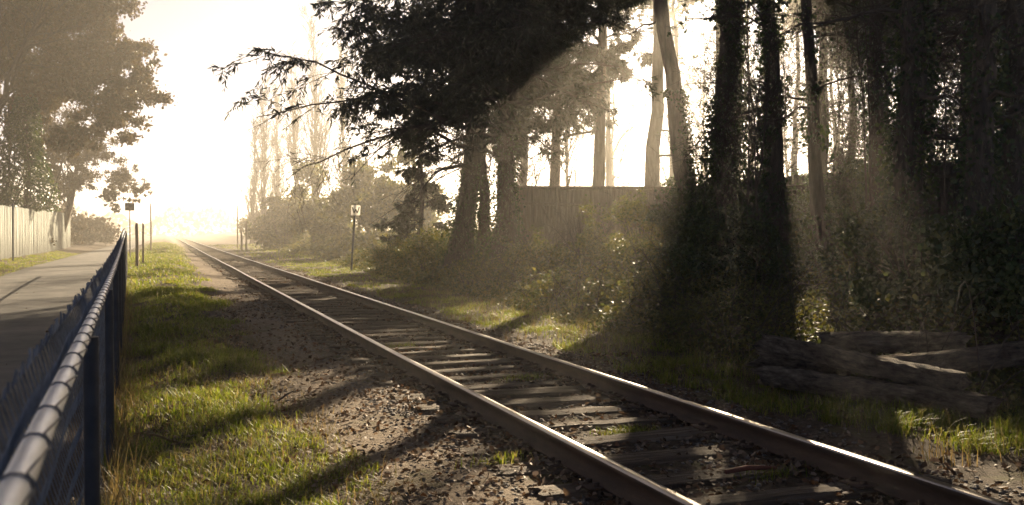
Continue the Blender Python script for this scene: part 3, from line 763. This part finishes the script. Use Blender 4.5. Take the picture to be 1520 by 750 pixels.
def shrub(name, x, y, Rx, Ry, H, n, label, mat='shrub', L=.07, W=.05, group=None, stems=14, bz=None, carve=True, shell=.4):
    b = float(gz(x, y)) if bz is None else bz
    root = thing(name, (x, y, b), label, 'shrub', group)
    a = R_.uniform(0, 6.28, stems); k = np.linspace(0, 1, 6)
    q = np.sqrt(R_.random(stems))
    tip = np.stack([x + Rx * q * np.cos(a) * .9, y + Ry * q * np.sin(a) * .9, b + H * (1 - .5 * q * q) * .95], -1)
    base = np.stack([x + .15 * Rx * np.cos(a), y + .15 * Ry * np.sin(a), np.full(stems, b - .05)], -1)
    P = base[:, None] + (tip - base)[:, None] * k[None, :, None]; P[..., 2] += .15 * H * np.sin(k * 3.14)[None]
    mb = MB(); tubes(mb, P, np.broadcast_to(.014 * (1.15 - k), P.shape[:2]), 4)
    T, Tr, _ = spawn(P, np.broadcast_to(.012 * (1.15 - k), P.shape[:2]), 6, .3, 1, 40, .3, 0, .1, .6, 4); tubes(mb, T, np.clip(Tr, .003, 1), 3)
    mb.build('stems', M['twig'], root)
    blobs = []
    for j in range(26):
        d = rdir(1)[0]; d[2] = abs(d[2])
        s = R_.uniform(.35, .9)
        blobs.append((np.array([x + d[0] * Rx * s, y + d[1] * Ry * s, b + .12 * H + d[2] * H * .8 * s]), min(Rx, Ry, H) * R_.uniform(.22, .42)))
    mb = MB(); crown_leaves(mb, blobs, n, L, W, shell, carve)
    mb.build('foliage', M[mat], root)
    return root
x, y = at(38, 54); shrub('garden_shrub', x - .4, y, 2.2, 1.5, 4.4, 6000, 'brown-green shrub spilling over the near part of the board fence', 'broadleaf', .15, .11)
x, y = at(88, 72); shrub('garden_shrub', x - .6, y, 2.6, 2., 4.2, 5000, 'brown hazy shrub leaning over the far part of the board fence', 'broadleaf', .18, .13)
x, y = at(128, 85); shrub('garden_shrub', x, y, 3.5, 3.5, 2.9, 5000, 'rounded hazy bush at the far end of the footpath', 'broadleaf', .3, .22)

# poplars in the fog
for px, d, top, lab in ((375, 112, 190, 'short bare poplar at the left end of the foggy poplar row'), (391, 108, 122, 'tall bare poplar, second from the left of the foggy row'),
                        (411, 112, 140, 'bare poplar third along the foggy row'), (441, 104, 95, 'bare poplar fourth along the foggy row'),
                        (468, 92, 35, 'tallest bare poplar of the foggy row, rising behind the conifer boughs'), (512, 100, 90, 'bare poplar at the right end of the foggy row behind the whistle post')):
    x, y = at(px, d); H = min(zat(top, d) - float(gz(x, y)), 21.5)
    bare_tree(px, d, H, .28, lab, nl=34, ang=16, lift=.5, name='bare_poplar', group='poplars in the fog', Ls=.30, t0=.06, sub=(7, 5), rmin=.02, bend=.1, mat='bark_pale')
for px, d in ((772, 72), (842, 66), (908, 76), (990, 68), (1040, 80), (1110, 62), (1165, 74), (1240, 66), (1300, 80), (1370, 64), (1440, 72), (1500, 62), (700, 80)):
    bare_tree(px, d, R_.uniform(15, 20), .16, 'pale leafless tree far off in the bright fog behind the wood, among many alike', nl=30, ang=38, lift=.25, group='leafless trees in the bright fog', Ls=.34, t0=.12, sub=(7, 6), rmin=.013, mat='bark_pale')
for k, (px, d, rx, h, lab) in enumerate(((420, 84, 3.4, 5.5, 'foggy bush at the foot of the poplars'), (475, 76, 3.2, 7.5, 'tall foggy bush left of the whistle post'),
                              (545, 70, 3.6, 8.5, 'tall foggy bush rising behind the whistle post'), (600, 62, 3.2, 6.5, 'foggy bush between whistle post and big conifer'),
                              (385, 118, 3., 5, 'low foggy bush left of the poplars near the thin pole'))):
    x, y = at(px, d); shrub('hazy_bush', x, y, rx, rx, h, 7000, lab, 'shrub', .3, .2, stems=20, shell=.3)

# brush on the bank
x, y = at(590, 36); shrub('bank_bush', x, y, 1.5, 1.6, 1.5, 6000, 'sunlit yellow-green bush on the bank just right of the whistle post', 'shrub', .08, .055)
x, y = at(640, 32); shrub('bank_bush', x, y, 1.6, 1.6, 1.9, 7000, 'yellow-green bush at the foot of the largest conifer', 'shrub', .08, .055)
for k, (px, d, rx, h, lab) in enumerate(((705, 26, 1.2, .8, 'low bramble mound below the paired conifers'), (800, 25, 1.4, 1.25, 'low bramble mound below the left of the broken fence'),
                              (870, 24, 1.5, 1.6, 'bramble mound below the middle of the broken fence'), (955, 23, 1.3, 2.1, 'bramble mound hiding the right foot of the broken fence'))):
    x, y = at(px, d); shrub('bramble', x, y, rx, rx, h, 4500, lab, 'shrub', .075, .055, group='brambles on the bank')
for k, (px, d, rx, h, lab) in enumerate(((1030, 20, 1.3, 2.0, 'dark ivy thicket at the foot of the curving trunk'), (1085, 17.5, 1.4, 1.9, 'dark ivy thicket at the foot of the ivy-smothered trunk'), (1150, 16.5, 1., 1.2, 'dark thicket left of the light shaft'),
                              (1312, 14, 1.2, 1.5, 'dark thicket right of the light shaft'), (1222, 25.5, 1.2, 2.9, 'ivy clump climbing over the shaded fence beside the slender leaning trunk'), (1278, 24, 1.2, 2.9, 'ivy clump climbing over the shaded fence beside the thin dark trunk'), (1370, 11.8, 1.1, 1.2, 'dark shrub with pale speckled leaves behind the log pile'), (1480, 11, 1.2, 1.6, 'dark shrub behind the right end of the log pile'), (1560, 10, 1.2, 1.9, 'dark shrub at the right edge beyond the logs'))):
    x, y = at(px, d); shrub('thicket', x, y, rx, rx, h, 6000, lab, 'ivy', .075, .06, group='thickets under the right-hand trunks', stems=20)
# hedge behind dark fence
for px, d in ((1240, 36), (1320, 32), (1400, 30), (1480, 26), (1560, 22), (1120, 36), (1050, 40)):
    x, y = at(px, d); shrub('holly_bush', x, y, 2.6, 2.2, 3.6, 6000, 'dark evergreen bush behind the shaded fence, one of a row of alike bushes', 'ivy', .16, .12, group='evergreen bushes behind the shaded fence', stems=24)

# distant wood: one mass in the fog
mb = MB(); n = 9000
xx = R_.uniform(-130, 160, n); yyy = 330 + R_.normal(0, 14, n)
hh = 7.5 + 2.2 * np.sin(xx * .17) + 1.5 * np.sin(xx * .41 + 1)
C = np.stack([xx, yyy, hh * R_.random(n) ** .7], -1)
leaves(mb, C, rdir(n), 1.6 * R_.uniform(.5, 1.3, n), 1.2 * R_.uniform(.5, 1.3, n), .2)
kind(tag(mb.build('distant_woodland', M['canopy']), 'far-off line of trees dissolving into the fog beyond the track', 'woodland'), 'stuff')

# ------------------------------------------------------------------ log pile
def log(px0, d0, z0, px1, d1, z1, W, H, label, rough=.009):
    (xa, ya), (xb, yb) = at(px0, d0), at(px1, d1)
    a = Vector((xa, ya, z0)); c = Vector((xb, yb, z1)); L = (c - a).length
    mb = MB(); beam_mesh(mb, L, W, H, 30, rough, .07)
    o = mb.build('old_timber', M['log']); o.location = (a + c) / 2
    o.rotation_mode = 'QUATERNION'; o.rotation_quaternion = (c - a).to_track_quat('X', 'Z')
    return tag(o, label, 'log', 'old timbers in the pile')
log(1138, 9.3, .12, 1462, 7.75, .09, .22, .18, 'lowest front timber of the rotting pile beside the rail')
log(1142, 9.6, .40, 1425, 7.9, .27, .20, .17, 'split timber slanting down to the right across the top of the pile')
log(1225, 10.1, .36, 1425, 9.9, .40, .24, .20, 'straight mossy timber at the back of the pile')
log(1310, 9.0, .24, 1525, 9.2, .40, .22, .2, 'dark timber rising to the right behind the pile')
log(1130, 9.9, .20, 1300, 9.5, .15, .2, .16, 'short dark timber under the left end of the pile')

# ------------------------------------------------------------------ ground cover
def blades(mb, x, y, h, w, lean=.9, K=3):
    n = len(x); h = h * .8; a = R_.uniform(0, 6.28, n)
    d = np.stack([np.cos(a), np.sin(a), np.zeros(n)], -1); side = np.stack([-np.sin(a), np.cos(a), np.zeros(n)], -1)
    b = np.stack([x, y, gz(x, y) - .01], -1)
    ln = lean * R_.uniform(.2, 1.3, n)
    rows = []
    for k in range(K + 1):
        t = k / K
        c = b + d * (h * ln * t * t)[:, None]; c[:, 2] += h * t * np.clip(1 - .42 * ln * t, .25, 1)
        ww = (w * (1 - t) ** .7 + .0006)[:, None]
        rows += [c - side * ww, c + side * ww]
    V = np.stack(rows, 1); m = 2 * (K + 1)
    base = (np.arange(n) * m)[:, None, None]
    q = np.array([[2 * k, 2 * k + 1, 2 * k + 3, 2 * k + 2] for k in range(K)])[None]
    mb.add(V.reshape(-1, 3), (base + q).reshape(-1, 4))
def clumpy(n, x0, x1, y0, y1, ncl, spread, frac=.7):
    nc = int(n * frac)
    cx = R_.uniform(x0, x1, ncl); cy = R_.uniform(y0, y1, ncl); i = R_.integers(ncl, size=nc)
    s = spread * R_.uniform(.4, 1.3, ncl)
    x = np.concatenate([cx[i] + R_.normal(0, 1, nc) * s[i], R_.uniform(x0, x1, n - nc)])
    y = np.concatenate([cy[i] + R_.normal(0, 1, nc) * s[i], R_.uniform(y0, y1, n - nc)])
    return x, y
def patch(x, y): return np.sin(2.1 * x + .9 * y) + np.sin(-1.7 * x + 2.3 * y + 2) + .8 * np.sin(4.7 * x + 3.1 * y + 1)
mb = MB()
def left_strip(n, y0, y1, ncl, sp, h, w):
    x, y = clumpy(n, -.5 if y1 < 15 else (-1. if y1 < 30 else -2.), 1.25, y0, y1, ncl, sp)
    x = x + fence_x(y) * .0
    edge = .95 + .25 * np.sin(1.3 * y) + .15 * np.sin(3.1 * y + 1)
    k = (x > fence_x(y) - .05) & (x < edge + R_.normal(0, .12, len(x))) & (y > y0 - .5) & (patch(x, y) > -1.5 + R_.normal(0, .4, len(x)))
    x, y = x[k], y[k]; hh = h * R_.uniform(.35, 1.25, len(x)) * (1 + .25 * np.clip(patch(x * .7, y * .7), -1, 2))
    blades(mb, x, y, hh, w * R_.uniform(.6, 1.3, len(x)))
left_strip(30000, 2.0, 7, 240, .07, .13, .0022)
left_strip(30000, 7, 14, 260, .09, .13, .0032)
left_strip(28000, 14, 26, 220, .13, .14, .006)
left_strip(24000, 26, 62, 240, .25, .15, .011)
x, y = clumpy(16000, 4.75, 6.5, 9.5, 24, 150, .13); k = (x > 4.75 + R_.normal(0, .1, len(x))) & (x < foot(y) + .1)
k &= (x > 4.85 + .25 * np.sin(1.1 * y)); blades(mb, x[k], y[k], .13 * R_.uniform(.4, 1.3, k.sum()), .0042 * R_.uniform(.6, 1.2, k.sum()))
x, y = clumpy(9000, 4.9, 8, 24, 50, 120, .2); k = (x < foot(y) + .5) & (x > 4.8); blades(mb, x[k], y[k], .14 * R_.uniform(.4, 1.3, k.sum()), .009 * R_.uniform(.6, 1.2, k.sum()))
x, y = clumpy(12000, 4.6, 6.7, 3.6, 6.6, 70, .09, .85); k = (x + .35 * y > 7.1) & (x - .2 * y < 5.6) & (x > 4.45); blades(mb, x[k], y[k], .17 * R_.uniform(.4, 1.4, k.sum()), .0026 * R_.uniform(.6, 1.3, k.sum()))
x, y = clumpy(5000, 4.7, 6.2, 6.6, 9.6, 40, .09, .85); k = (x > 4.7) & (x < 5.9); blades(mb, x[k], y[k], .16 * R_.uniform(.4, 1.4, k.sum()), .003 * R_.uniform(.6, 1.3, k.sum()))
x, y = clumpy(9000, -5.9, -4.55, 20, 60, 200, .15); k = (x > -6.1) & (x < -4.5); blades(mb, x[k], y[k], .12 * R_.uniform(.4, 1.3, k.sum()), .010 * R_.uniform(.6, 1.3, k.sum()))
x, y = clumpy(16000, 5., 24, 45, 120, 260, .6); k = (x > 5.0 + R_.normal(0, .2, len(x))); blades(mb, x[k], y[k], .22 * R_.uniform(.4, 1.3, k.sum()), .022 * R_.uniform(.6, 1.3, k.sum()))
x, y = clumpy(6000, -1.5, 1.3, 60, 120, 160, .4); blades(mb, x, y, .18 * R_.uniform(.4, 1.3, len(x)), .02 * R_.uniform(.6, 1.3, len(x)))
# tufts between the rails
for tx, ty, nn_ in ((3.35, 6.45, 500), (3.6, 5.0, 120), (3.55, 9.2, 250), (4.15, 4.6, 250), (4.2, 8.9, 300), (2.1, 5.9, 150), (3.0, 12.5, 200)):
    x = R_.normal(tx, .12, nn_); y = R_.normal(ty, .05, nn_); blades(mb, x, y, .09 * R_.uniform(.5, 1.3, nn_) + .02, .003 * np.ones(nn_))
kind(tag(mb.build('grass', M['grass']), 'green grass on the verges either side of the track', 'grass'), 'stuff')
mb = MB()
y = R_.uniform(1.2, 30, 2600) ** 1.0; y = 1.2 + (y - 1.2) * R_.random(len(y)); x = fence_x(y) + np.abs(R_.normal(.04, .09, len(y)))
blades(mb, x, y, R_.uniform(.08, .7, len(y)) * R_.random(len(y)) ** .5, .0018 + .0001 * y, .6)
x, y = clumpy(2500, 4.8, 6.8, 4, 24, 60, .15); blades(mb, x, y, R_.uniform(.1, .35, len(x)), np.full(len(x), .003), .6)
x, y = clumpy(9000, -.3, 1.25, 2.3, 16, 130, .15); blades(mb, x, y, R_.uniform(.04, .2, len(x)), np.full(len(x), .0023), 1.3)
kind(tag(mb.build('dry_grass', M['drygrass']), 'straw-coloured dry stalks along the foot of the chain-link fence', 'grass'), 'stuff')

# fallen leaves
def litter(mb, x, y, size, zoff=.012, tilt=.55):
    n = len(x); C = np.stack([x, y, gz(x, y) + zoff * R_.uniform(.6, 2.2, n)], -1)
    U = R_.normal(size=(n, 3)); U[:, 2] *= tilt * .6
    nr = R_.normal(0, tilt, (n, 3)); nr[:, 2] = 1
    U = norm(U); V = np.cross(nr, U)
    size = size * .82
    oval(mb, C, U, nr, size * R_.uniform(.55, 1.5, n), size * R_.uniform(.45, .9, n))
mb = MB()
def mix(n, x0, x1, y0, y1, ncl, s, fr=.6): return clumpy(n, x0, x1, y0, y1, ncl, s, fr)
for (n, x0, x1, y0, y1, sz) in ((4200, 2.0, 4.6, 3.6, 12, .055), (3000, 2.0, 4.7, 12, 30, .075), (1500, .9, 2.1, 3.2, 9, .05), (1300, .9, 2.0, 9, 24, .065), (1500, -.2, 1., 2.2, 14, .05),
                                (700, 4.3, 5.6, 4, 12, .06), (160, -4.5, -.5, 3, 26, .06), (1200, 2., 4.7, 30, 60, .1), (500, 4.2, 7, 12, 40, .08)):
    x, y = mix(n, x0, x1, y0, y1, max(8, n // 14), .16); litter(mb, x, y, sz)
# leaves drifted along both sides of the rails
for xr2 in (RAIL_L, RAIL_R):
    y = 3.6 + R_.random(2600) ** 1.6 * 30; sd = R_.choice([-1, 1], len(y)); x = xr2 + sd * (.07 + np.abs(R_.normal(0, .12, len(y))))
    litter(mb, x, y, .06, .02, .9)
kind(tag(mb.build('fallen_leaves', M['dead']), 'dry brown and pale leaves scattered over track and dirt', 'leaves'), 'stuff')

# small stones on the track bed
mb = MB()
def stones(x, y, s):
    n = len(x)
    c = np.stack([x, y, gz(x, y) + s * .1], -1)
    oc = np.array([[-1, -1, -.5], [1, -1, -.5], [1, 1, -.5], [-1, 1, -.5], [-.6, -.6, .6], [.6, -.6, .6], [.6, .6, .6], [-.6, .6, .6]])
    V = oc[None] * (1 + R_.normal(0, .22, (n, 8, 3))); a = R_.uniform(0, 6.28, n); ca, sa = np.cos(a)[:, None], np.sin(a)[:, None]
    V = np.stack([V[..., 0] * ca - V[..., 1] * sa, V[..., 0] * sa + V[..., 1] * ca, V[..., 2] * .7], -1) * (s[:, None, None] * .5) + c[:, None]
    f = np.array([(0,3,2,1),(4,5,6,7),(0,1,5,4),(1,2,6,5),(2,3,7,6),(3,0,4,7)])
    mb.add(V.reshape(-1, 3), ((np.arange(n) * 8)[:, None, None] + f[None]).reshape(-1, 4))
for n, x0, x1, y0, y1, s in ((5000, 1.7, 4.8, 3.4, 12, .022), (4000, 1.7, 4.8, 12, 28, .03), (2500, 1.0, 2.2, 3.4, 14, .014)):
    x, y = mix(n, x0, x1, y0, y1, 90, .2, .5); stones(x, y, s * R_.uniform(.5, 1.7, n))
kind(tag(mb.build('ballast_stones', M['stone']), 'small stones and cinders scattered over the track bed', 'stones'), 'stuff')

# ivy and bramble cover on the bank
mb = MB()
def cover(n, y0, y1, w0, w1, size, hgt):
    y = R_.uniform(y0, y1, n); x = foot(y) + w0 + (w1 - w0) * R_.random(n)
    lump = .5 + .25 * patch(x * .8, y * .8)
    z = gz(x, y) + np.abs(R_.normal(0, 1, n)) * hgt * np.clip(lump, .15, 1.5) * ss(w0 - .2, w0 + 1.0, x - foot(y))
    C = np.stack([x, y, z], -1)
    nr = R_.normal(0, .6, (n, 3)) + np.array([-.3, -.3, .8]); U = norm(np.cross(nr, R_.normal(size=(n, 3))))
    leaves(mb, C, U, size * R_.uniform(.6, 1.4, n), size * R_.uniform(.5, 1.1, n), .2, nrm=nr)
cover(26000, 5, 14, -.3, 6, .06, .22); cover(34000, 14, 26, -.3, 6, .08, .25); cover(26000, 26, 48, -.2, 7, .12, .3); cover(9000, 48, 90, 0, 12, .3, .4)
cover(7000, 2, 9, .3, 5, .06, .3)
kind(tag(mb.build('ivy_cover', M['shrub']), 'ivy and bramble leaves covering the wooded bank', 'ground cover'), 'stuff')
mb = MB(); n = 420
y = R_.uniform(6, 36, n); x = foot(y) + R_.uniform(.2, 5, n); k = np.linspace(0, 1, 8); a = R_.uniform(0, 6.28, n); L = R_.uniform(.5, 1.8, n); h = R_.uniform(.3, 1.1, n)
P = np.stack([x[:, None] + np.cos(a)[:, None] * L[:, None] * k, y[:, None] + np.sin(a)[:, None] * L[:, None] * k, gz(x, y)[:, None] + h[:, None] * np.sin(k * 2.6)[None] ], -1)
tubes(mb, P, np.broadcast_to(.006 * (1.2 - k), P.shape[:2]), 4)
kind(tag(mb.build('bramble_stems', M['twig']), 'arching dead bramble stems tangled over the bank', 'brambles'), 'stuff')

# a few fallen sticks in the grass
for k, (px, d, a, L, lab) in enumerate(((240, 6.6, 2.6, .5, 'pale dead stick lying in the left grass near the fence'), (420, 8.6, .7, .35, 'dark short stick on the dirt path'))):
    x, y = at(px, d); z = float(gz(x, y)) + .06; t = np.linspace(-.5, .5, 6)
    mb = MB(); tubes(mb, np.stack([x + np.cos(a) * L * t, y + np.sin(a) * L * t, z + .03 * np.sin(5 * t)], -1), .009 * (1 - .6 * np.abs(t)), 6)
    tag(mb.build('fallen_stick', M['drygrass'] if k == 0 else M['twig']), lab, 'stick')

# ------------------------------------------------------------------ haze
HAZE_D = .0024
m, nt = nodes_of('haze')
pv = N(nt, 'ShaderNodeVolumePrincipled', Density=HAZE_D, Anisotropy=.68); pv.inputs['Color'].default_value = (.97, .91, .80, 1)
o = N(nt, 'ShaderNodeOutputMaterial'); nt.links.new(pv.outputs[0], o.inputs['Volume'])
mb = MB(); box(mb, (-400, -80, -1.3), (400, 720, 28.5))
hz = mb.build('haze', m); kind(tag(hz, 'pale warm morning fog filling the air over track and wood', 'fog'), 'stuff')

# ------------------------------------------------------------------ light
w = bpy.data.worlds.new('World'); scene.world = w; w.use_nodes = True
nt = w.node_tree; nt.nodes.clear()
sky = nt.nodes.new('ShaderNodeTexSky'); sky.sky_type = 'NISHITA'; sky.sun_disc = False
sky.sun_elevation = SUN_EL; sky.sun_rotation = SUN_AZ; sky.dust_density = .35; sky.air_density = .15; sky.ozone_density = 1.
hs = N(nt, 'ShaderNodeHueSaturation', Saturation=.8); nt.links.new(sky.outputs[0], hs.inputs['Color'])
bg = nt.nodes.new('ShaderNodeBackground'); bg.inputs[1].default_value = .05
nt.links.new(hs.outputs[0], bg.inputs[0])
wo = nt.nodes.new('ShaderNodeOutputWorld'); nt.links.new(bg.outputs[0], wo.inputs[0])
sd = bpy.data.lights.new('sun', 'SUN'); sd.energy = 5.; sd.angle = rad(.5); sd.color = (1., .81, .56)
so = bpy.data.objects.new('sun', sd); COL.objects.link(so); so.location = (40, 60, 60)
so.rotation_euler = Vector(S).to_track_quat('Z', 'Y').to_euler()

# ------------------------------------------------------------------ camera and render settings
cd = bpy.data.cameras.new('camera'); cam = bpy.data.objects.new('camera', cd); COL.objects.link(cam)
cd.sensor_width = 36.; cd.lens = 36. * F_PX / 1520.
cam.location = (0, 0, EYE); pitch = math.atan((375 - HY) / F_PX)
cam.rotation_euler = (math.pi / 2 - pitch, 0, -YAW)
cd.clip_start = .05; cd.clip_end = 3000
cd.dof.use_dof = True; cd.dof.focus_distance = 11.; cd.dof.aperture_fstop = 5.
scene.camera = cam
scene.render.engine = 'CYCLES'
c = scene.cycles
c.use_denoising = True; c.denoiser = 'OPENIMAGEDENOISE'
c.max_bounces = 5; c.diffuse_bounces = 2; c.glossy_bounces = 2; c.transmission_bounces = 3; c.volume_bounces = 1; c.transparent_max_bounces = 4
c.use_adaptive_sampling = True; c.adaptive_threshold = .02
vs = scene.view_settings
vs.view_transform = 'Standard'; vs.look = 'None'; vs.gamma = 1.; vs.use_curve_mapping = False
vs.exposure = 1.92
